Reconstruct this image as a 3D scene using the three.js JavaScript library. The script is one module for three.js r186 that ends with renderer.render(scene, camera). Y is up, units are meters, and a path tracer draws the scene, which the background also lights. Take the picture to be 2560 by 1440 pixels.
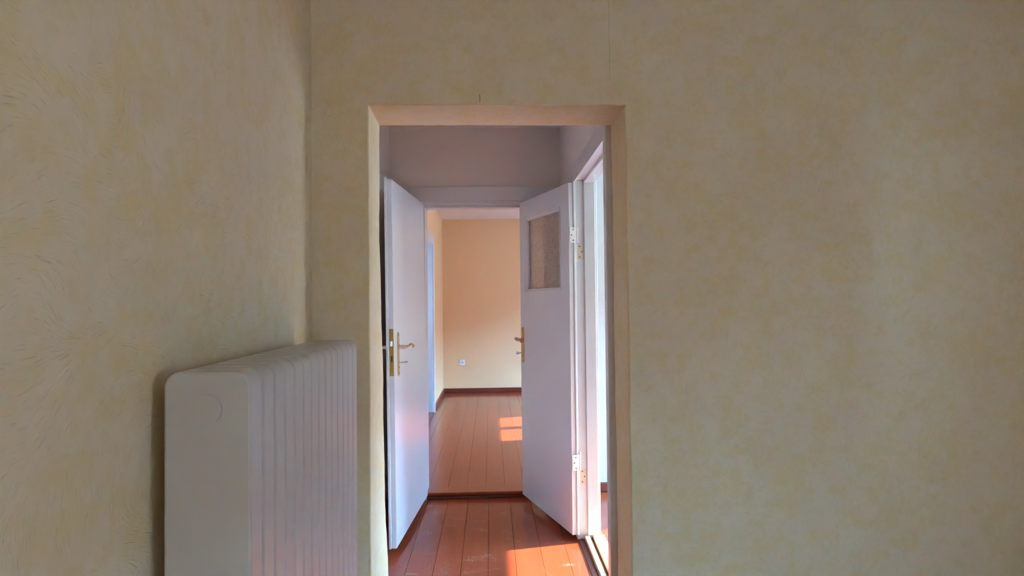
import * as THREE from 'three';
import { mergeGeometries } from 'three/addons/utils/BufferGeometryUtils.js';

// ---------------------------------------------------------------- camera, sky, sun, exposure
const scene = new THREE.Scene();
const EYE = { x: 0, y: 1.3675, z: 2.18 }, YAW = 0.0366, PITCH = 0.0189, ROLL = 0.0105;
const camera = new THREE.PerspectiveCamera(2 * Math.atan(720 / 1476) * 180 / Math.PI, 2560 / 1440, 0.05, 200);
{
  const f = new THREE.Vector3(Math.sin(YAW) * Math.cos(PITCH), Math.sin(PITCH), -Math.cos(YAW) * Math.cos(PITCH));
  const r = new THREE.Vector3(Math.cos(YAW), 0, Math.sin(YAW)), u = new THREE.Vector3().crossVectors(r, f);
  camera.up.copy(r.clone().multiplyScalar(Math.sin(ROLL)).addScaledVector(u, Math.cos(ROLL)));
  camera.position.set(EYE.x, EYE.y, EYE.z);
  camera.lookAt(f.add(camera.position));
}
const ELEVATION = 33 * Math.PI / 180;
const toSun = new THREE.Vector3(1, 0, -0.19).normalize().multiplyScalar(Math.cos(ELEVATION)).setY(Math.sin(ELEVATION));
// hazy clear sky: pale at the horizon, bluer overhead, the same all the way round
{
  const W = 64, Hh = 128, data = new Float32Array(W * Hh * 4);
  for (let y = 0; y < Hh; y++) {
    const k = Math.max(0, Math.sin(((y + 0.5) / Hh - 0.5) * Math.PI)) ** 0.7, c = [0.53 - 0.28 * k, 1.08 - 0.43 * k, 1.66 - 0.30 * k];
    for (let x = 0; x < W; x++) { const i = (y * W + x) * 4; data[i] = c[0]; data[i + 1] = c[1]; data[i + 2] = c[2]; data[i + 3] = 1; }
  }
  const t = new THREE.DataTexture(data, W, Hh, THREE.RGBAFormat, THREE.FloatType);
  t.mapping = THREE.EquirectangularReflectionMapping; t.magFilter = t.minFilter = THREE.LinearFilter; t.colorSpace = THREE.LinearSRGBColorSpace; t.needsUpdate = true;
  scene.background = t; scene.backgroundIntensity = 36;
}
const sun = new THREE.DirectionalLight(new THREE.Color(1, 0.9, 0.80), 12);
sun.name = 'sun'; sun.position.copy(toSun).multiplyScalar(20); sun.target.position.set(0.5, 0.5, -1.5);
sun.position.add(sun.target.position); sun.castShadow = true; sun.shadow.mapSize.set(4096, 4096);
Object.assign(sun.shadow.camera, { left: -9, right: 9, top: 9, bottom: -9, near: 1, far: 45 });
sun.shadow.bias = -0.0004;
scene.add(sun, sun.target);
const renderer = new THREE.WebGLRenderer();
renderer.toneMapping = THREE.LinearToneMapping;
renderer.toneMappingExposure = 4.0;
renderer.shadowMap.enabled = true; renderer.shadowMap.type = THREE.PCFSoftShadowMap;

// ---------------------------------------------------------------- helpers
let seed = 7;
const rnd = () => { seed = (seed * 1664525 + 1013904223) >>> 0; return seed / 4294967296; };
const D = (d) => EYE.z - d;                       // distance from the camera -> world z
const taken = {};
const numbered = (n) => { const k = taken[n] = (taken[n] ?? -1) + 1; return k ? `${n}_${String(k).padStart(3, '0')}` : n; };
function mesh(name, geo, mat, parent, label) {
  const m = new THREE.Mesh(Array.isArray(geo) ? (geo.length > 1 ? mergeGeometries(geo) : geo[0]) : geo, mat);
  m.name = name; m.castShadow = m.receiveShadow = true;
  if (label) m.userData.label = label;
  (parent ?? scene).add(m);
  return m;
}
function tag(o, label, category, extra = {}) { Object.assign(o.userData, { label, category }, extra); return o; }
const STRUCT = { kind: 'structure' };
function struct(name, geo, mat, label, category) { return tag(mesh(numbered(name), geo, mat), label, category, STRUCT); }
function group(name, label, category, extra, p = [0, 0, 0]) {
  const g = new THREE.Group(); g.name = numbered(name); g.position.set(...p); scene.add(g);
  return tag(g, label, category, extra);
}
const ext = (shape, depth, b = 0, seg = 1, curve = 12) => {
  const g = new THREE.ExtrudeGeometry(shape, { depth: depth - 2 * b, bevelEnabled: b > 0, bevelThickness: b, bevelSize: b, bevelOffset: -b, bevelSegments: seg, curveSegments: curve, steps: 1 });
  g.translate(0, 0, b);
  return g;
};
const poly = (pts) => { const s = new THREE.Shape(); pts.forEach(([x, y], i) => i ? s.lineTo(x, y) : s.moveTo(x, y)); s.closePath(); return s; };
const rect = (x0, y0, x1, y1) => poly([[x0, y0], [x1, y0], [x1, y1], [x0, y1]]);
function rrect(x0, y0, x1, y1, r) {
  const s = new THREE.Shape();
  s.moveTo(x0 + r, y0); s.lineTo(x1 - r, y0); s.absarc(x1 - r, y0 + r, r, -Math.PI / 2, 0); s.lineTo(x1, y1 - r); s.absarc(x1 - r, y1 - r, r, 0, Math.PI / 2);
  s.lineTo(x0 + r, y1); s.absarc(x0 + r, y1 - r, r, Math.PI / 2, Math.PI); s.lineTo(x0, y0 + r); s.absarc(x0 + r, y0 + r, r, Math.PI, 1.5 * Math.PI);
  return s;
}
// box from two corners, edges chamfered, uv in metres
function box(x0, x1, y0, y1, z0, z1, b = 0) {
  const g = ext(rect(x0, y0, x1, y1), z1 - z0, b);
  return g.translate(0, 0, z0);
}
const cyl = (r0, r1, h, n = 20) => new THREE.CylinderGeometry(r0, r1, h, n).toNonIndexed();
const norm = (g) => { const n = g.index ? g.toNonIndexed() : g; for (const k of Object.keys(n.attributes)) if (!['position', 'normal', 'uv'].includes(k)) n.deleteAttribute(k); return n; };
function tube(pts, r, n = 10, seg = 24) { return norm(new THREE.TubeGeometry(new THREE.CatmullRomCurve3(pts.map((p) => new THREE.Vector3(...p))), seg, r, n)); }

// ---------------------------------------------------------------- procedural textures
function lattice(n) { const a = new Float32Array(n * n); for (let i = 0; i < n * n; i++) a[i] = rnd(); return a; }
function addNoise(out, S, n, amp, ny = n) {          // tileable value noise with n x ny cells
  const N = Math.max(n, ny), L = lattice(N);
  for (let y = 0; y < S; y++) {
    const fy = y / S * ny, iy = Math.floor(fy), ty = fy - iy, sy = ty * ty * (3 - 2 * ty), y1 = (iy + 1) % ny;
    for (let x = 0; x < S; x++) {
      const fx = x / S * n, ix = Math.floor(fx), tx = fx - ix, sx = tx * tx * (3 - 2 * tx), x1 = (ix + 1) % n;
      const a = L[iy * N + ix], b = L[iy * N + x1], c = L[y1 * N + ix], d = L[y1 * N + x1];
      out[y * S + x] += amp * ((a + (b - a) * sx) * (1 - sy) + (c + (d - c) * sx) * sy - 0.5);
    }
  }
  return out;
}
function texture(S, fill, color, T = S) {
  const data = new Uint8Array(S * T * 4);
  for (let i = 0; i < S * T; i++) { const [r, g, b] = fill(i); data[i * 4] = r; data[i * 4 + 1] = g; data[i * 4 + 2] = b; data[i * 4 + 3] = 255; }
  const t = new THREE.DataTexture(data, S, T); t.wrapS = t.wrapT = THREE.RepeatWrapping; t.magFilter = THREE.LinearFilter; t.minFilter = THREE.LinearMipmapLinearFilter; t.generateMipmaps = true;
  if (color) t.colorSpace = THREE.SRGBColorSpace;
  t.needsUpdate = true; return t;
}
const enc = (v) => { v = Math.min(1, Math.max(0, v)); return 255 * (v <= 0.0031308 ? 12.92 * v : 1.055 * v ** (1 / 2.4) - 0.055); };
const sized = (t, m) => { t.repeat.set(1 / m, 1 / m); return t; };
const mix = (a, b, k) => a.map((v, i) => v + (b[i] - v) * k);
const clamp01 = (v) => Math.min(1, Math.max(0, v));

// brushed, colour-washed wallpaper: pale ground, ochre blotches, swirled strokes in relief
const WS = 2048;
const strokes = new Float32Array(WS * WS);
{
  const dir = addNoise(addNoise(new Float32Array(256 * 256), 256, 9, 1), 256, 23, 0.6);
  for (let k = 0; k < 42000; k++) {
    let x = rnd() * WS, y = rnd() * WS; const amp = (rnd() - 0.35) * 0.9, len = 8 + rnd() * 26, wide = rnd() < 0.4 ? 2 : 1;
    for (let s = 0; s < len; s++) {
      const a = 0.9 + dir[((y / 8) & 255) * 256 + ((x / 8) & 255)] * 3.4;
      x = (x + Math.cos(a) + WS) % WS; y = (y + Math.sin(a) + WS) % WS;
      const e = amp * Math.sin(Math.PI * (s + 0.5) / len);
      for (let q = 0; q < wide; q++) { const i = (Math.floor(y) + q) % WS * WS + Math.floor(x); strokes[i] += e; }
    }
  }
}
const wallBlotch = addNoise(addNoise(addNoise(new Float32Array(WS * WS), WS, 19, 0.55), WS, 53, 0.9), WS, 150, 0.6);
const wallGround = addNoise(addNoise(new Float32Array(WS * WS), WS, 23, 0.7), WS, 90, 0.5);
const wallColour = sized(texture(WS, (i) => {
  const k = clamp01(0.32 + wallBlotch[i] * 1.45), g = clamp01(0.5 + wallGround[i] * 0.7);
  let c = mix([0.70, 0.56, 0.35], [0.73, 0.60, 0.40], g);
  c = mix(c, [0.69, 0.52, 0.24], k * 0.7);
  const s = 1 - 0.03 * Math.max(-1, Math.min(1.2, strokes[i]));
  return c.map((v) => enc(v * s));
}, true), 2.1);
const wallRelief = sized(texture(WS, (i) => { const v = 110 + 75 * Math.max(-1.3, Math.min(1.8, strokes[i])) + wallGround[i] * 20; const w = Math.max(0, Math.min(255, v)); return [w, w, w]; }), 2.1);
// fine grain for painted walls
const GS = 512;
const grain = addNoise(addNoise(addNoise(new Float32Array(GS * GS), GS, 60, 0.5), GS, 130, 0.8), GS, 250, 0.6);
const grainTex = (m) => sized(texture(GS, (i) => { const v = 128 + 110 * grain[i]; return [v, v, v]; }), m);
const grainRough = grainTex(0.35), grainFine = grainTex(0.12);
// brush marks in gloss paint, running along v
const brush = addNoise(addNoise(addNoise(new Float32Array(GS * GS), GS, 200, 0.8, 6), GS, 90, 0.6, 4), GS, 14, 0.5, 9);
const brushTex = sized(texture(GS, (i) => { const v = 128 + 90 * brush[i]; return [v, v, v]; }), 0.5);
// ornamental glass: curled ridges
const glassRidge = new Float32Array(GS * GS);
{
  const dir = addNoise(addNoise(new Float32Array(128 * 128), 128, 7, 1), 128, 15, 0.7);
  for (let k = 0; k < 1500; k++) {
    let x = rnd() * GS, y = rnd() * GS; const len = 30 + rnd() * 50, amp = 0.5 + rnd() * 0.7;
    for (let s = 0; s < len; s++) {
      const a = dir[((y / 4) & 127) * 128 + ((x / 4) & 127)] * 5 + 1.2;
      x = (x + Math.cos(a) + GS) % GS; y = (y + Math.sin(a) + GS) % GS;
      const e = amp * Math.sin(Math.PI * s / len);
      for (let q = -1; q <= 1; q++) for (let r = -1; r <= 1; r++) { const i = ((Math.floor(y) + q + GS) % GS) * GS + (Math.floor(x) + r + GS) % GS; glassRidge[i] = Math.max(glassRidge[i], e * (q || r ? 0.55 : 1)); }
    }
  }
}
const ridgeTex = sized(texture(GS, (i) => { const v = 40 + 170 * Math.min(1, glassRidge[i]); return [v, v, v]; }), 0.26);
// floor paint: brushed oxblood gloss, worn through to pale dust and scratches
const FS = 1024;
const paintTone = addNoise(addNoise(addNoise(new Float32Array(FS * FS), FS, 40, 0.5, 4), FS, 130, 0.4, 10), FS, 9, 0.5, 9);
const paintFine = addNoise(addNoise(new Float32Array(FS * FS), FS, 300, 0.7), FS, 500, 0.6);
function speck(out, cx, cy, r, amp) {
  for (let y = Math.floor(cy - r - 1); y <= cy + r + 1; y++) for (let x = Math.floor(cx - r - 1); x <= cx + r + 1; x++) {
    const d = Math.hypot(x - cx, y - cy); if (d > r + 0.5) continue;
    const i = ((y % FS) + FS) % FS * FS + ((x % FS) + FS) % FS; out[i] = Math.min(1, Math.max(out[i], amp));
  }
}
function scratch(out, x, y, a, len, amp, bend = 0) { for (let s = 0; s < len; s++) { x += Math.cos(a); y += Math.sin(a); a += bend * (rnd() - 0.5); if (rnd() < 0.85) speck(out, x, y, 0.4, amp * (0.5 + 0.5 * rnd())); } }
const PAINT = [0.29, 0.046, 0.0155];
function floorTex(worn) {
  const colour = texture(FS, (i) => {
    const t = 1 + paintTone[i] * 0.32 + paintFine[i] * 0.06;
    return mix(PAINT.map((v) => v * t), [0.60, 0.45, 0.37], worn[i]).map(enc);
  }, true);
  const rough = texture(FS, (i) => { const v = 255 * clamp01(0.34 + paintTone[i] * 0.03 + worn[i] * 0.3); return [v, v, v]; });
  return { map: colour, roughnessMap: rough };
}
// hall floor: one unit of uv covers 1.4 m x 1.8 m of the hall; loose flecks of plaster dust and fine scratches strewn evenly over all of it, denser on the shaded boards at the left
const HX = (x) => (x + 0.75) / 1.4 * FS, HZ = (d) => (d - 2.36) / 1.8 * FS;
const wornHall = new Float32Array(FS * FS);
{
  const cluster = (x, d, rx, rd, n, amp, r = 1.2) => { for (let k = 0; k < n; k++) { const a = rnd() * 6.283, q = Math.sqrt(-Math.log(1 - rnd() * 0.98)) * 0.6; speck(wornHall, HX(x + Math.cos(a) * q * rx), HZ(d + Math.sin(a) * q * rd), rnd() * r, amp * (0.35 + 0.65 * rnd())); } };
  for (let k = 0; k < 34; k++) cluster(-0.65 + rnd() * 1.15, 2.4 + rnd() * 1.65, 0.03 + 0.05 * rnd(), 0.015 + 0.03 * rnd(), 30 + rnd() * 50, 0.3 + 0.35 * rnd(), 0.8 + rnd() * 0.7);
  cluster(-0.06, 3.15, 0.14, 0.05, 200, 0.5); cluster(-0.12, 3.13, 0.04, 0.02, 50, 0.7);
  cluster(-0.25, 3.02, 0.05, 0.16, 600, 0.4, 0.8); cluster(-0.27, 3.35, 0.04, 0.2, 420, 0.3, 0.7); cluster(-0.36, 3.85, 0.05, 0.12, 340, 0.4, 0.8); 
  scratch(wornHall, HX(-0.14), HZ(2.985), 0.16, 130, 0.45, 0.02); scratch(wornHall, HX(-0.15), HZ(3.0), 0.25, 80, 0.35, 0.03);
  for (let k = 0; k < 40; k++) scratch(wornHall, HX(-0.65 + rnd() * 1.15), HZ(2.4 + rnd() * 1.65), rnd() * 6.28, 14 + rnd() * 36, 0.2 + rnd() * 0.2, 0.2);
}
const wornRoom = new Float32Array(FS * FS);
for (let k = 0; k < 260; k++) speck(wornRoom, rnd() * FS, rnd() * FS, rnd() * 0.9, 0.1 + rnd() * 0.2);
for (let k = 0; k < 24; k++) scratch(wornRoom, rnd() * FS, rnd() * FS, rnd() * 6.28, 12 + rnd() * 40, 0.1 + rnd() * 0.12, 0.2);
const hallTex = floorTex(wornHall), roomTex = floorTex(wornRoom);
for (const t of Object.values(roomTex)) t.repeat.set(1 / 1.4, 1 / 1.8);

// ---------------------------------------------------------------- materials
const std = (o) => new THREE.MeshStandardMaterial(o), phys = (o) => new THREE.MeshPhysicalMaterial(o);
const lin = (r, g, b) => new THREE.Color().setRGB(r, g, b);
const M = {
  wallpaper: std({ map: wallColour, bumpMap: wallRelief, bumpScale: 0.0035, roughness: 0.85 }),
  hallWall: std({ color: lin(0.80, 0.77, 0.74), bumpMap: grainRough, bumpScale: 0.0012, roughness: 0.9 }),
  whiteWall: std({ color: lin(0.60, 0.61, 0.61), bumpMap: grainRough, bumpScale: 0.0012, roughness: 0.9 }),
  peach: std({ color: lin(0.84, 0.54, 0.30), bumpMap: grainRough, bumpScale: 0.0009, roughness: 0.9 }),
  ceiling: std({ color: lin(0.84, 0.83, 0.81), bumpMap: grainRough, bumpScale: 0.0008, roughness: 0.9 }),
  gloss: phys({ color: lin(0.72, 0.77, 0.83), roughness: 0.3, bumpMap: brushTex, bumpScale: 0.00012, clearcoat: 0.25, clearcoatRoughness: 0.29 }),
  paintEdge: phys({ color: lin(0.80, 0.80, 0.79), roughness: 0.35, clearcoat: 0.2, clearcoatRoughness: 0.25 }),
  hallFloor: phys({ ...hallTex, roughness: 1, specularIntensity: 0.25, clearcoat: 0.6, clearcoatRoughness: 0.07 }),
  roomFloor: phys({ ...roomTex, roughness: 1, specularIntensity: 0.35, clearcoat: 0.75, clearcoatRoughness: 0.1 }),
  subfloor: std({ color: lin(0.03, 0.015, 0.01), roughness: 0.9 }),
  skirting: phys({ color: lin(0.16, 0.030, 0.018), roughness: 0.32 }),
  sill: std({ color: lin(0.12, 0.024, 0.014), roughness: 0.6 }),
  rawWood: std({ color: lin(0.60, 0.44, 0.27), bumpMap: grainFine, bumpScale: 0.001, roughness: 0.7 }),
  brass: std({ color: lin(0.62, 0.42, 0.15), metalness: 1, roughness: 0.32 }),
  oldBrass: std({ color: lin(0.36, 0.235, 0.055), metalness: 0.75, roughness: 0.45 }),
  bronze: std({ color: lin(0.60, 0.40, 0.31), metalness: 0.8, roughness: 0.35 }),
  steel: std({ color: lin(0.5, 0.5, 0.52), metalness: 1, roughness: 0.35 }),
  cream: phys({ color: lin(0.74, 0.68, 0.58), roughness: 0.3, clearcoat: 0.3 }),
  dark: std({ color: lin(0.02, 0.02, 0.02), roughness: 0.8 }),
  screw: std({ color: lin(0.24, 0.15, 0.06), metalness: 0.6, roughness: 0.5 }),
  radiator: phys({ color: lin(0.49, 0.47, 0.40), roughness: 0.38, clearcoat: 0.15, clearcoatRoughness: 0.3 }),
  plastic: phys({ color: lin(0.85, 0.85, 0.84), roughness: 0.35 }),
  socketWell: phys({ color: lin(0.62, 0.63, 0.64), roughness: 0.4 }),
  pane: phys({ color: lin(1, 1, 1), transmission: 1, thickness: 0, roughness: 0.0, ior: 1.5 }),
  ornamental: phys({ color: lin(0.86, 0.80, 0.74), transmission: 0.75, thickness: 0, roughness: 0.4, ior: 1.5, bumpMap: ridgeTex, bumpScale: 0.004 }),
  outside: std({ color: lin(0.22, 0.23, 0.17), roughness: 0.95 }),
  brick: std({ color: lin(0.33, 0.19, 0.12), roughness: 0.95 }),
  roof: std({ color: lin(0.28, 0.11, 0.07), roughness: 0.9 }),
  render: std({ color: lin(0.6, 0.57, 0.5), roughness: 0.95 }),
  crack: std({ color: lin(0.10, 0.07, 0.04), roughness: 0.9 }),
  seam: std({ color: lin(0.44, 0.36, 0.20), roughness: 0.9 }),
};

// ---------------------------------------------------------------- dimensions (metres)
const H = 2.555, ZN = 0, ZI = -0.24, ZF = D(4.086), ZF2 = D(4.236), ZB = D(8.74), ZBACK = 4.6;
const XL = -0.65, XHL = -0.688, XR = 0.495, XR2 = 0.596, XOL = -0.705, XW = 3.0, XW2 = 3.33;

// ---------------------------------------------------------------- shell
// near wall: papered, with an uneven plastered passage cut through it
{
  const n = 44, pts = [[-0.95, -0.05], [-0.442, -0.05]], top = 2.087;
  for (let k = 0; k <= n; k++) pts.push([-0.442, k / n * top]);
  for (let k = 1; k < 24; k++) pts.push([-0.442 + 0.954 * k / 24, top]);
  for (let k = n; k >= 0; k--) pts.push([0.511, k / n * top]);
  pts.push([0.511, -0.05], [XW2, -0.05], [XW2, H + 0.25], [-0.95, H + 0.25]);
  const g = ext(poly(pts), 0.24, 0.007, 3).translate(0, 0, -0.24), p = g.attributes.position;
  const wob = (y, s) => 0.0016 * Math.sin(y * 6.1 + s) + 0.0009 * Math.sin(y * 17 + 2 * s) + 0.0005 * Math.sin(y * 61 + s);
  for (let i = 0; i < p.count; i++) {
    const x = p.getX(i), y = p.getY(i), z = p.getZ(i), k = clamp01(-z / 0.24), inside = x > -0.47 && x < 0.54 && y < top + 0.03;
    if (!inside) continue;
    if (x < -0.40) p.setX(i, x + k * (-0.006 + 0.034 * (1 - Math.max(0, y) / top) ** 2) + (0.25 + k) * wob(y, 1));
    if (x > 0.48) p.setX(i, x + k * (-0.005 + 0.004 * (1 - y / top)) + (0.25 + k) * wob(y, 4) * 0.7);
    if (y > top - 0.03 && x > -0.46 && x < 0.53) p.setY(i, y - k * 0.006 + 0.4 * wob(x * 1.7, 2) + 0.0015);
  }
  g.computeVertexNormals();
  const w = struct('wall_front', g, M.wallpaper, 'cream and ochre brushed wallpaper wall with the open passage cut through it', 'wall');
  const c = new THREE.CatmullRomCurve3([[-0.0325, 2.098, 0.0004], [-0.0318, 2.115, 0.0004], [-0.0328, 2.128, 0.0004]].map((q) => new THREE.Vector3(...q)));
  mesh('wallpaper_crack', norm(new THREE.TubeGeometry(c, 8, 0.0009, 5)), M.crack, w, 'thin dark split in the paper above the passage');
  mesh('wallpaper_seam', box(0.4535, 0.4548, 2.2, 2.55, -0.0005, 0.0006), M.seam, w, 'faint vertical joint between two paper strips');
}
struct('wall_left', box(XL - 0.3, XL, -0.05, H + 0.2, 0, ZBACK + 0.2).rotateY(0), M.wallpaper, 'brushed ochre wallpaper wall behind the ribbed radiator', 'wall');
struct('wall_back', box(-0.95, XW2, -0.05, H + 0.2, ZBACK, ZBACK + 0.25), M.wallpaper, 'brushed ochre wallpaper wall facing the open passage', 'wall');
// facade with three windows: along z, built in (−z, y) and turned
const WIN = [[D(-1.05), D(-2.1)], [D(3.97), D(2.75)], [D(7.49), D(6.26)]].map(([a, b]) => [Math.min(a, b), Math.max(a, b)]);
const SILL = 0.86, HEAD = 2.16;
{
  const s = rect(ZB - 0.3, -3.2, ZBACK + 0.25, H + 0.25);
  for (const [a, b] of WIN) { const h = new THREE.Path(); h.moveTo(a, SILL); h.lineTo(a, HEAD); h.lineTo(b, HEAD); h.lineTo(b, SILL); h.closePath(); s.holes.push(h); }
  const g = ext(s, XW2 - XW, 0.004).rotateY(-Math.PI / 2).translate(XW2, 0, 0);
  struct('wall_right', g, M.render, 'outer wall of the flat with the windows', 'wall');
}
// windows
WIN.forEach(([a, b], i) => {
  const g = group('window_' + (i + 1), ['white casement window lighting the papered room', 'white casement window of the small white side room', 'white casement window of the peach room'][i], 'window', STRUCT, [0, 0, 0]);
  const x0 = XW + 0.20, x1 = XW + 0.27, m = (a + b) / 2, e = 0.06;
  mesh('window_frame', [box(x0, x1, SILL, SILL + e, a, b, 0.004), box(x0, x1, HEAD - e, HEAD, a, b, 0.004), box(x0, x1, SILL + e, HEAD - e, a, a + e, 0.004), box(x0, x1, SILL + e, HEAD - e, b - e, b, 0.004)], M.gloss, g);
  mesh('mullion', box(x0 - 0.01, x1, SILL + e, HEAD - e, m - 0.065, m + 0.065, 0.004), M.gloss, g);
  for (const [p, q] of [[a + e, m - 0.065], [m + 0.065, b - e]]) mesh('pane', box(x0 + 0.03, x0 + 0.034, SILL + e, HEAD - e, p, q), M.pane, g);
  mesh('window_sill', box(XW - 0.04, x0, SILL - 0.03, SILL + 0.004, a - 0.05, b + 0.05, 0.006), M.gloss, g);
});
// hall
struct('wall_hall_left', box(-0.95, XHL, -0.05, H + 0.2, ZF2, ZI), M.hallWall, 'plain pale hall wall behind the door with the brass lock', 'wall');
{
  const zn = D(2.478), zf = D(3.36), t = 2.06;
  const s = poly([[ZF2, -0.05], [zf, -0.05], [zf, t], [zn, t], [zn, -0.05], [ZI, -0.05], [ZI, H + 0.2], [ZF2, H + 0.2]]);
  struct('wall_hall_right', ext(s, XR2 - XR, 0).rotateY(-Math.PI / 2).translate(XR2, 0, 0), M.hallWall, 'plain pale hall wall with the doorway to the sunlit side room', 'wall');
}
{
  const s = poly([[-0.95, -0.05], [-0.45, -0.05], [-0.45, 2.06], [0.40, 2.06], [0.40, -0.05], [XR, -0.05], [XR, H + 0.2], [-0.95, H + 0.2]]);
  const w = struct('wall_hall_far', ext(s, 0.075, 0).translate(0, 0, ZF - 0.075), M.hallWall, 'plain pale wall above the far doorway at the end of the hall', 'wall');
  const e = [[-0.69, 2.556], [-0.69, 2.535]];
  for (let k = 0; k <= 16; k++) e.push([-0.688 + k * 0.0145, 2.541 + 0.006 * Math.sin(k * 1.3) * (1 - k / 20) + k * 0.0006]);
  e.push([-0.45, 2.556]);
  mesh('paint_smear', ext(poly(e), 0.0008).translate(0, 0, ZF - 0.0002), M.ceiling, w, 'ragged smear of white ceiling paint');
  struct('wall_peach_near', ext(poly([[-0.95, -0.05], [-0.45, -0.05], [-0.45, 2.06], [0.40, 2.06], [0.40, -0.05], [XW, -0.05], [XW, H + 0.2], [-0.95, H + 0.2]]), 0.075, 0).translate(0, 0, ZF2), M.peach, 'peach wall of the far room around the doorway', 'wall');
  struct('wall_side_far', box(XR2, XW, -0.05, H + 0.2, ZF - 0.075, ZF), M.whiteWall, 'white rough wall of the sunlit side room above a brown skirting', 'wall');
}
// peach room
struct('wall_peach_far', box(-0.95, XW2, -0.05, H + 0.2, ZB - 0.2, ZB), M.peach, 'peach back wall of the far room with the white socket', 'wall');
const LD = [D(7.2), D(6.32)];                        // doorway in the peach room's left wall
{
  const s = poly([[ZB, -0.05], [LD[0], -0.05], [LD[0], 2.05], [LD[1], 2.05], [LD[1], -0.05], [ZF2, -0.05], [ZF2, H + 0.2], [ZB, H + 0.2]]);
  struct('wall_peach_left', ext(s, 0.145, 0).rotateY(-Math.PI / 2).translate(XOL, 0, 0), M.peach, 'peach wall running back to the corner beside a white doorway', 'wall');
}
// room behind the peach room's side doorway
{
  const a = D(8.0), b = D(5.4), x = -3.0;
  struct('wall_study_far', box(x, -0.85, -0.05, H + 0.2, a - 0.15, a), M.whiteWall, 'white far wall of the room behind the peach room side doorway', 'wall');
  struct('wall_study_near', box(x, -0.85, -0.05, H + 0.2, b, b + 0.15), M.whiteWall, 'white near wall of the room behind the peach room side doorway', 'wall');
  const s = rect(a - 0.15, -0.05, b + 0.15, H + 0.2), h = new THREE.Path(), p = D(7.0), q = D(6.6);
  h.moveTo(p, 0.8); h.lineTo(p, 2.2); h.lineTo(q, 2.2); h.lineTo(q, 0.8); h.closePath(); s.holes.push(h);
  struct('wall_study_outer', ext(s, 0.25, 0).rotateY(-Math.PI / 2).translate(x, 0, 0), M.whiteWall, 'outer wall of the room behind the side doorway, with its window hole', 'wall');
  const g = group('window_4', 'white window of the room behind the side doorway', 'window', STRUCT);
  mesh('window_frame', [box(x - 0.15, x - 0.09, 0.8, 0.86, p, q, 0.004), box(x - 0.15, x - 0.09, 2.14, 2.2, p, q, 0.004), box(x - 0.15, x - 0.09, 0.86, 2.14, p, p + 0.06, 0.004), box(x - 0.15, x - 0.09, 0.86, 2.14, q - 0.06, q, 0.004)], M.gloss, g);
  mesh('pane', box(x - 0.12, x - 0.116, 0.86, 2.14, p + 0.06, q - 0.06), M.pane, g);
}
struct('ceiling', box(-3.3, XW2, H + 0.002, H + 0.25, ZB - 0.2, ZBACK + 0.2), M.ceiling, 'plain white ceiling over the hall and rooms', 'ceiling');
struct('outside_ground', box(-40, 40, -3.4, -3.2, -40, 40), M.outside, 'level ground outside the windows', 'ground');

{ // unseen house, added across the street to keep low sky out of the windows
  const g = group('added_house', 'long brick house added out of view to block the low sky', 'house', STRUCT, [14, -3.2, 0]);
  mesh('house_wall', box(0, 10, 0, 6.6, -32, 28), M.brick, g);
  mesh('house_roof', ext(poly([[-0.5, 6.5], [10.5, 6.5], [5, 10]]), 61).translate(0, 0, -32.5), M.roof, g);
}

// ---------------------------------------------------------------- floors, board by board
function boards(name, label, joints, z0, z1, y, mat, base, uvOf) {
  const f = group(name, label, 'floor', STRUCT);
  mesh('subfloor', box(joints[0] - 0.02, joints[joints.length - 1] + 0.02, y - 0.10, y - 0.014, z0, z1), M.subfloor, f);
  for (let k = 0; k + 1 < joints.length; k++) {
    const gap = 0.0006 + 0.0007 * rnd(), g = box(joints[k] + gap, joints[k + 1] - gap, y - 0.0135, y - 0.0012 * rnd() * (base ? 1 : 0.5), z0, z1, 0.0012);
    const p = g.attributes.position, uv = g.attributes.uv, ou = uvOf ? 0 : rnd() * 3, ov = uvOf ? 0 : rnd() * 3;
    for (let i = 0; i < p.count; i++) uvOf ? uv.setXY(i, ...uvOf(p.getX(i), p.getZ(i))) : uv.setXY(i, p.getX(i) + ou, p.getZ(i) + ov);
    mesh('plank', g, mat, f);
  }
  return f;
}
struct('floor_slab', box(-3.3, XW2, -0.35, -0.10, ZB - 0.25, ZBACK + 0.2), M.render, 'building slab under the plank floors', 'slab');
boards('floor', 'glossy oxblood-painted plank floor of the hall between the open doors', [XHL - 0.02, -0.582, -0.442, -0.302, -0.164, -0.025, 0.118, 0.26, 0.399, XR - 0.004], ZF - 0.03, ZI + 0.24, 0, M.hallFloor, true, (x, z) => [(x + 0.75) / 1.4, (EYE.z - z - 2.36) / 1.8]);
{
  const j = []; for (let k = -5; k < 23; k++) j.push(-0.046 + k * 0.1385); j[0] = XOL - 0.01; j.push(XW + 0.01);
  boards('floor', 'oxblood-painted plank floor running back through the peach room', j, ZB - 0.01, ZF2 + 0.02, 0, M.roomFloor, true);
  const r = [XR2 - 0.012, 0.630, 0.772]; while (r[r.length - 1] < XW) r.push(r[r.length - 1] + 0.142);
  boards('floor', 'brown plank floor of the sunlit white side room', r, ZF - 0.01, ZI, 0.03, M.roomFloor, false);
  const n = [XL - 0.02]; while (n[n.length - 1] < XW) n.push(n[n.length - 1] + 0.142);
  boards('floor', 'brown plank floor of the papered room in front of the passage', n, 0.0, ZBACK, 0, M.roomFloor, true);
  const s = [-3.0]; while (s[s.length - 1] < -0.86) s.push(s[s.length - 1] + 0.1425);
  boards('floor', 'brown plank floor of the room behind the side doorway', s, D(8.0), D(5.4), 0, M.roomFloor, true);
}

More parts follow.
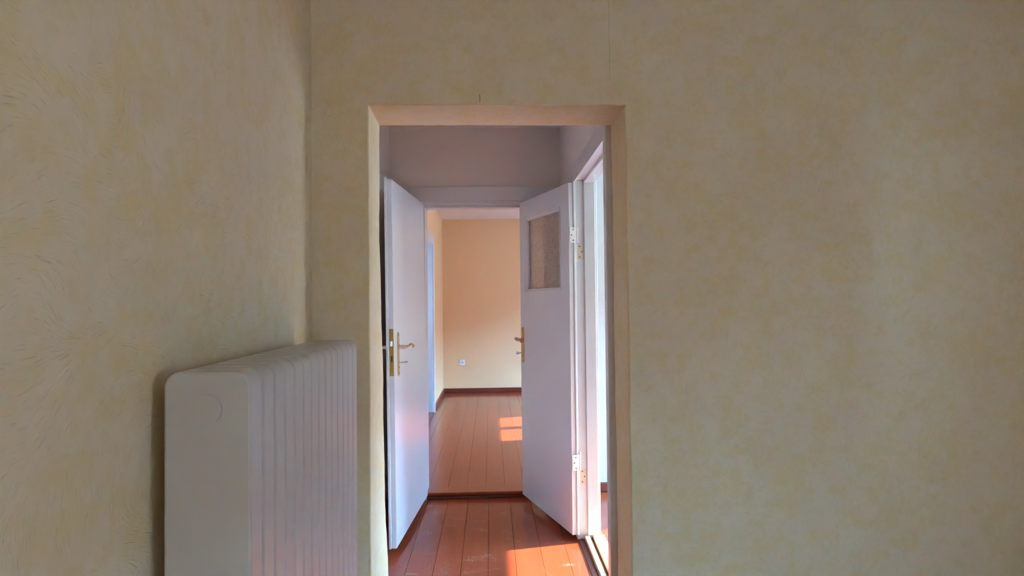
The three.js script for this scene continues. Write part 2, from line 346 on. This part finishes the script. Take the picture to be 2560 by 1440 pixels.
// ---------------------------------------------------------------- skirtings
function skirt(name, x0, x1, z0, z1, y, label) { const o = struct(name, box(x0, x1, y, y + 0.066, z0, z1, 0.006), M.skirting, label, 'baseboard'); return o; }
skirt('baseboard_far', XOL, XW, ZB, ZB + 0.018, 0, 'brown painted skirting along the peach back wall');
skirt('baseboard_left', XOL, XOL + 0.018, ZB + 0.018, D(7.33), 0, 'brown painted skirting between the corner and the side doorway');
skirt('baseboard_side', XR2 + 0.002, XW, ZF, ZF + 0.018, 0.03, 'brown painted skirting under the white side room wall');
skirt('baseboard_hall_left', XHL, XHL + 0.018, ZF, ZI, 0, 'brown painted skirting of the hall beside the open door');
skirt('baseboard_front', XL, -0.46, 0, 0.018, 0, 'brown skirting under the papered wall beside the radiator');
skirt('baseboard_near', 0.53, XW, 0, 0.018, 0, 'brown skirting under the papered wall along the plain side');

// ---------------------------------------------------------------- thresholds
{
  const t = group('trim_1', 'dark brown stepped door sill between the hall and the peach room', 'threshold', STRUCT);
  mesh('sill_board', box(-0.452, 0.402, 0.022, 0.040, D(4.235), D(4.105), 0.004), M.roomFloor, t);
  mesh('sill_base', box(-0.452, 0.402, 0, 0.023, D(4.225), D(4.118), 0.002), M.skirting, t);
  mesh('sill_fillet', box(-0.47, 0.42, 0, 0.014, D(4.118), D(4.095), 0.004), M.sill, t);
  const r = group('trim_2', 'worn bare wood door sill strip between the hall and the sunlit side room', 'threshold', STRUCT);
  const a = D(3.43), b = D(2.43);
  mesh('sill_base', box(XR - 0.008, XR2 - 0.012, -0.05, 0.004, a, b, 0.002), M.skirting, r);
  mesh('sill_strip', box(0.520, 0.545, 0.004, 0.030, a + 0.06, b, 0.003), M.rawWood, r, 'bare worn wood strip');
  mesh('floor_edge', box(0.566, 0.628, -0.02, 0.032, a + 0.085, b, 0.002), M.rawWood, r, 'bare floor edge widened with sun sheen in its pale colour');  // bare edge, widened so its pale colour stands in for sun sheen on the boards
}

// ---------------------------------------------------------------- door frames
const G = M.gloss;
{ // far doorway
  const f = group('trim_3', 'white painted door frame around the doorway to the peach room', 'door frame', STRUCT);
  const z = ZF + 0.018;
  mesh('head_casing', [box(-0.545, 0.475, 2.048, 2.148, ZF, z, 0.003), box(-0.452, 0.40, 2.040, 2.048, ZF - 0.004, z - 0.004, 0.002)], G, f);
  mesh('jamb', box(-0.545, -0.466, 0, 2.048, ZF, z, 0.003), G, f); mesh('jamb', box(0.385, 0.475, 0, 2.048, ZF, z, 0.003), G, f);
  mesh('head_lining', [box(-0.455, 0.405, 2.03, 2.062, ZF2 - 0.012, ZF + 0.006, 0.003), box(-0.45, 0.4, 2.012, 2.032, ZF2 - 0.01, ZF - 0.05, 0.003)], G, f);
  mesh('side_lining', box(-0.47, -0.449, 0.02, 2.03, ZF2 - 0.012, ZF + 0.006, 0.003), G, f); mesh('side_lining', box(0.375, 0.405, 0.02, 2.03, ZF2 - 0.012, ZF + 0.006, 0.003), G, f);
}
{ // side doorway in the right hall wall
  const f = group('trim_4', 'white painted door frame of the sunlit side room with two hinges', 'door frame', STRUCT);
  const xc = 0.481, zj = D(3.352), zs = D(3.337), zn = D(2.475), zn2 = D(2.488);
  mesh('casing', box(xc, XR, 0.0, 2.128, D(3.425), zj - 0.004, 0.004), G, f);
  mesh('casing', box(xc, XR + 0.012, 0.0, 2.128, zn + 0.0005, D(2.4205), 0.003), G, f);
  mesh('head_casing', box(xc, XR, 2.035, 2.128, zj - 0.0035, zn, 0.003), G, f);
  mesh('head_lining', [box(xc + 0.002, XR2 + 0.004, 2.045, 2.066, zj, zn, 0.003), box(0.537, XR2 + 0.004, 2.028, 2.047, zj, zn, 0.003)], G, f);
  mesh('hinge_jamb', [box(xc + 0.002, XR2 + 0.004, 0.012, 2.046, D(3.375), zj, 0.003), box(0.537, XR2 + 0.004, 0.028, 2.03, zj, zs, 0.003)], G, f);
  mesh('lock_jamb', [box(xc + 0.004, XR2 + 0.004, 0.012, 2.046, zn, D(2.46), 0.003), box(0.537, XR2 + 0.004, 0.028, 2.03, zn2, zn, 0.003)], G, f);
  mesh('room_casing', [box(XR2, XR2 + 0.018, 0.03, 2.13, D(3.44), D(3.357), 0.004), box(XR2, XR2 + 0.018, 2.05, 2.13, D(3.357), D(2.46), 0.004), box(XR2, XR2 + 0.018, 0.03, 2.13, D(2.46), D(2.425), 0.004)], G, f);
  for (const [y0, y1] of [[1.591, 1.677], [0.316, 0.401]]) {
    const p = mesh('hinge_plate', box(0.4985, 0.5355, y0, y1, zj, zj + 0.0022, 0.0008), M.cream, f, 'flush cream hinge plate');
    for (const [x, y] of [[0.511, y1 - 0.013], [0.523, (y0 + y1) / 2], [0.511, y0 + 0.013]]) mesh('screw', cyl(0.0042, 0.0042, 0.0018, 12).rotateX(Math.PI / 2).translate(x, y, zj + 0.0028), M.screw, p);
    const k = cyl(0.0075, 0.0075, y1 - y0 + 0.006, 16).translate(0.4905, (y0 + y1) / 2 - 0.003, zj + 0.006);
    mesh('hinge_knuckle', [norm(k), norm(new THREE.SphereGeometry(0.0075, 14, 8).translate(0.4905, y0 - 0.006, zj + 0.006))], M.paintEdge, f);
  }
}
{ // doorway in the peach room's left wall
  const f = group('trim_5', 'narrow white frame of the side doorway seen along the peach wall', 'door frame', STRUCT);
  const x = XOL, [a, b] = LD;
  mesh('casing', box(x, x + 0.02, 0, 2.15, D(7.31), a + 0.02, 0.004), G, f); mesh('casing', box(x, x + 0.02, 0, 2.15, b - 0.02, D(6.21), 0.004), G, f);
  mesh('head_casing', box(x, x + 0.02, 2.03, 2.15, a + 0.02, b - 0.02, 0.004), G, f);
  mesh('side_lining', box(x - 0.16, x + 0.004, 0.01, 2.05, a - 0.004, a + 0.03, 0.003), G, f); mesh('side_lining', box(x - 0.16, x + 0.004, 0.01, 2.05, b - 0.03, b + 0.004, 0.003), G, f);
  mesh('head_lining', box(x - 0.16, x + 0.004, 2.02, 2.05, a + 0.03, b - 0.03, 0.003), G, f);
  mesh('sill_board', box(x - 0.16, x + 0.01, -0.02, 0.018, a, b, 0.004), M.skirting, f);
}

// ---------------------------------------------------------------- door leaves
// local axes: x from the hinge corner to the free edge, y up, the side in view at z = 0, thickness towards +z
function leafGroup(name, label, hx, hz, fx, fz, lean) {
  const g = group(name, label, 'door', STRUCT, [hx, 0, hz]);
  g.rotation.order = 'ZYX';
  g.rotation.y = Math.atan2(-(fz - hz), fx - hx); g.rotation.z = lean ?? 0;
  return [g, Math.hypot(fx - hx, fz - hz)];
}
const B = 0.043, T = 2.024;
function handleSet(g, x, y, toHinge, side, metal, sleeve) {         // side -1: face in view, +1: the back
  const z = side < 0 ? 0 : 0.04, s = side;
  const plate = ext(rrect(-0.017, -0.121, 0.017, 0.121, 0.016), 0.005, 0.0015, 2, 8).translate(x, y, s < 0 ? z - 0.005 : z);
  const p = mesh('handle_plate', plate, metal, g, 'long narrow brass door plate');
  for (const dy of [0.106, -0.106]) mesh('screw', cyl(0.004, 0.004, 0.002, 12).rotateX(Math.PI / 2).translate(x, y + dy, z + s * 0.0058), M.screw, p);
  mesh('keyhole', cyl(0.0045, 0.0045, 0.0012, 12).rotateX(Math.PI / 2).translate(x, y - 0.072, z + s * 0.0056), M.dark, p);
  const hy = y + 0.037, q = (d) => z + s * d;
  const neck = norm(new THREE.LatheGeometry([[0.0, 0], [0.0135, 0], [0.0135, 0.006], [0.0095, 0.01], [0.0095, 0.017], [0.0115, 0.02], [0.0115, 0.028], [0.0095, 0.031], [0.0105, 0.043], [0, 0.043]].map(([r, h]) => new THREE.Vector2(r, h)), 18)).rotateX(s * Math.PI / 2).translate(x, hy, q(0.005));
  mesh('handle_neck', neck, sleeve, g);
  const c = [[x, hy, q(0.045)], [x - 0.012, hy + 0.006, q(0.058)], [x - 0.035, hy + 0.013, q(0.064)], [x - 0.075, hy + 0.008, q(0.066)], [x - 0.105, hy + 0.001, q(0.064)], [x - 0.118, hy - 0.006, q(0.058)]];
  mesh('handle_lever', tube(c, sleeve === M.cream ? 0.0058 : 0.0080, 12, 30), sleeve === M.cream ? metal : sleeve, g, 'curved lever handle');
}
function key(x, y, g, label, bow, turn = 0) {                                  // a key left in the lock: a thing of its own, placed in the leaf's axes
  const parts = [norm(cyl(0.0026, 0.0026, 0.026, 10).rotateX(Math.PI / 2).translate(0, 0, -0.018)), norm(cyl(0.0042, 0.0042, 0.003, 12).rotateX(Math.PI / 2).translate(0, 0, -0.022))];
  const s = rrect(-bow / 2, -bow / 2, bow / 2, bow / 2, 0.005), h = new THREE.Path(); h.moveTo(-bow / 2 + 0.005, -bow / 2 + 0.005); h.lineTo(-bow / 2 + 0.005, bow / 2 - 0.005); h.lineTo(bow / 2 - 0.005, bow / 2 - 0.005); h.lineTo(bow / 2 - 0.005, -bow / 2 + 0.005); h.closePath(); s.holes.push(h);
  const k = group('door_key', label, 'key');
  g.updateMatrixWorld(true);
  k.applyMatrix4(new THREE.Matrix4().multiplyMatrices(g.matrixWorld, new THREE.Matrix4().makeTranslation(x, y, 0)));
  mesh('key_shank', parts, M.steel, k);
  mesh('key_bow', ext(s, 0.003, 0.0008).translate(0, 0, -0.0015).rotateY(Math.PI / 2).translate(0.0015, 0, 0).rotateZ(turn).translate(-0.0015, 0, -0.031 - bow / 2), M.steel, k, 'open square key bow');
}
{ // left leaf: plain slab, brass lock case in its edge
  const [g, w] = leafGroup('door_1', 'plain white slab door standing open, brass lock plate in its edge', -0.4372, D(4.054), -0.5121, D(3.1984), 0.0074);
  mesh('leaf', [ext(rect(0.002, B, w, T), 0.027, 0.0025, 2), ext(rect(-0.008, B, w + 0.011, T + 0.010), 0.0145, 0.003, 2).translate(0, 0, 0.0265)], G, g);
  const lp = mesh('lock_plate', ext(rrect(0.0025, 0.962, 0.0245, 1.214, 0.003), 0.003, 0.0006).rotateY(Math.PI / 2).translate(w - 0.0012, 0, 0.027), M.oldBrass, g, 'aged brass lock faceplate');
  mesh('latch_bolt', ext(poly([[0, 0], [0.013, 0], [0.013, 0.009], [0.009, 0.010]]), 0.027, 0.0008).rotateX(-Math.PI / 2).rotateZ(0).applyMatrix4(new THREE.Matrix4().makeRotationZ(0)).translate(0, 0, 0).applyMatrix4(new THREE.Matrix4().set(0, 0, -1, w + 0.0015, 0, 1, 0, 1.122, 1, 0, 0, 0.0075, 0, 0, 0, 1)), M.steel, lp, 'polished latch tongue');
  mesh('bolt_slot', box(w + 0.0010, w + 0.0022, 1.036, 1.070, 0.009, 0.0165), M.dark, lp, 'dark deadbolt slot');
  for (const y of [0.974, 1.202]) mesh('screw', cyl(0.0038, 0.0038, 0.0015, 12).rotateZ(Math.PI / 2).translate(w + 0.0022, y, 0.0135), M.brass, lp);
  handleSet(g, w - 0.088, 1.072, -1, -1, M.brass, M.cream);
  handleSet(g, w - 0.088, 1.072, -1, 1, M.brass, M.cream);
  key(w - 0.088, 1.026, g, 'small steel key in the lock of the plain white slab door', 0.022, 1.35);
}
{ // right leaf: with an ornamental glass light, hinged at the side doorway
  const [g, w] = leafGroup('door_2', 'white door standing open with a patterned glass light and painted hinges', 0.4463, D(3.3166), 0.2044, D(4.032), 0);
  const x0 = w - 0.638, x1 = w - 0.108, y0 = 1.418, y1 = 1.900, hole = () => { const h = new THREE.Path(); h.moveTo(x0, y0); h.lineTo(x0, y1); h.lineTo(x1, y1); h.lineTo(x1, y0); h.closePath(); return h; };
  const a = rect(0, B, w, T), b = rect(-0.009, B, w + 0.011, T + 0.010); a.holes.push(hole()); b.holes.push(hole());
  mesh('leaf', [ext(a, 0.027, 0.0025, 2), ext(b, 0.0145, 0.003, 2).translate(0, 0, 0.0265)], G, g);
  mesh('glass_light', ext(rect(x0 + 0.001, y0 + 0.001, x1 - 0.001, y1 - 0.001), 0.004).translate(0, 0, 0.02), M.ornamental, g, 'patterned obscure glass');
  const bead = (l) => ext(poly([[0, 0], [0.022, 0], [0.020, 0.012], [0.012, 0.016], [0.004, 0.024], [0, 0.024]]), l);
  const W = x1 - x0, V = y1 - y0;                                   // bead section: x into the opening, y out of the leaf (-z)
  const place = (geo, ex, ey, ez, px, py, pz) => geo.applyMatrix4(new THREE.Matrix4().makeBasis(new THREE.Vector3(...ex), new THREE.Vector3(...ey), new THREE.Vector3(...ez)).setPosition(px, py, pz));
  mesh('glazing_bead', place(bead(V), [1, 0, 0], [0, 0, -1], [0, 1, 0], x0 - 0.006, y0, 0.0195), G, g);
  mesh('glazing_bead', place(bead(V), [-1, 0, 0], [0, 0, -1], [0, -1, 0], x1 + 0.006, y1, 0.0195), G, g);
  mesh('glazing_bead', place(bead(W), [0, 1, 0], [0, 0, -1], [-1, 0, 0], x1, y0 - 0.006, 0.0195), G, g);
  mesh('glazing_bead', place(bead(W), [0, -1, 0], [0, 0, -1], [1, 0, 0], x0, y1 + 0.006, 0.0195), G, g);
  handleSet(g, w - 0.042, 1.057, -1, -1, M.brass, M.bronze);
  for (const [ya, yb, ball] of [[1.682, 1.770, 0], [0.403, 0.490, 1]]) {
    const h = mesh('hinge', [box(-0.0130, -0.0105, ya, yb, -0.002, 0.047, 0.0008), norm(cyl(0.0075, 0.0075, yb - ya, 16).translate(-0.008, (ya + yb) / 2, 0.046))].map(norm), M.paintEdge, g, 'painted hinge leaf with three screws');
    for (const [z, y] of [[0.020, yb - 0.013], [0.010, (ya + yb) / 2], [0.021, ya + 0.014]]) mesh('screw', cyl(0.0042, 0.0042, 0.0018, 12).rotateZ(Math.PI / 2).translate(-0.0135, y, z), M.screw, h);
    if (ball) mesh('hinge_cap', norm(new THREE.SphereGeometry(0.0078, 16, 10).translate(-0.008, yb + 0.009, 0.046)), M.paintEdge, h);
  }
  key(w - 0.042, 1.009 - 0.004, g, 'small steel key in the lock of the door with patterned glass', 0.02);
}

// ---------------------------------------------------------------- radiator
{
  const n = 14, pitch = 0.063, x1 = -0.45, x0 = -0.61, y0 = 0.14, y1 = 1.238, z0 = D(1.992);
  const r = group('radiator', 'cream painted ribbed section radiator beside the passage', 'radiator', {}, [0, 0, 0]);
  const shape = rrect(x0, y0, x1, y1, 0.030), sec = ext(shape, 0.058, 0.005, 2, 10);
  for (let k = 0; k < n; k++) { const s = mesh('section', sec, M.radiator, r); s.position.z = z0 + k * pitch - 0.010; }
  for (const y of [y0 + 0.07, y1 - 0.07]) mesh('header_pipe', norm(cyl(0.028, 0.028, n * pitch, 20).rotateX(Math.PI / 2).translate((x0 + x1) / 2, y, z0 + (n - 1) * pitch / 2 + 0.02)), M.radiator, r);
  for (const k of [2, 11]) for (const y of [y0 + 0.13, y1 - 0.13]) mesh('bracket', box(XL + 0.002, x0 + 0.03, y, y + 0.03, z0 + k * pitch + 0.042, z0 + k * pitch + 0.054, 0.002), M.radiator, r);
}

// ---------------------------------------------------------------- socket on the peach back wall
{
  const o = group('wall_socket', 'white square power socket low on the peach wall', 'socket', {}, [-0.4255, 0.443, ZB]);
  const s = rrect(-0.042, -0.042, 0.042, 0.042, 0.006), h = new THREE.Path(); h.absarc(0, 0, 0.0205, 0, Math.PI * 2, true); s.holes.push(h);
  mesh('cover_plate', ext(s, 0.014, 0.003, 2, 24), M.plastic, o);
  mesh('socket_well', norm(cyl(0.0205, 0.0205, 0.002, 24).rotateX(Math.PI / 2).translate(0, 0, 0.002)), M.socketWell, o);
  for (const x of [-0.0095, 0.0095]) mesh('pin_hole', cyl(0.0026, 0.0026, 0.001, 12).rotateX(Math.PI / 2).translate(x, 0, 0.0034), M.dark, o);
  for (const q of [-1, 1]) mesh('earth_clip', box(-0.003, 0.003, q * 0.018 - 0.002, q * 0.018 + 0.002, 0.003, 0.012), M.steel, o);
}

renderer.render(scene, camera);
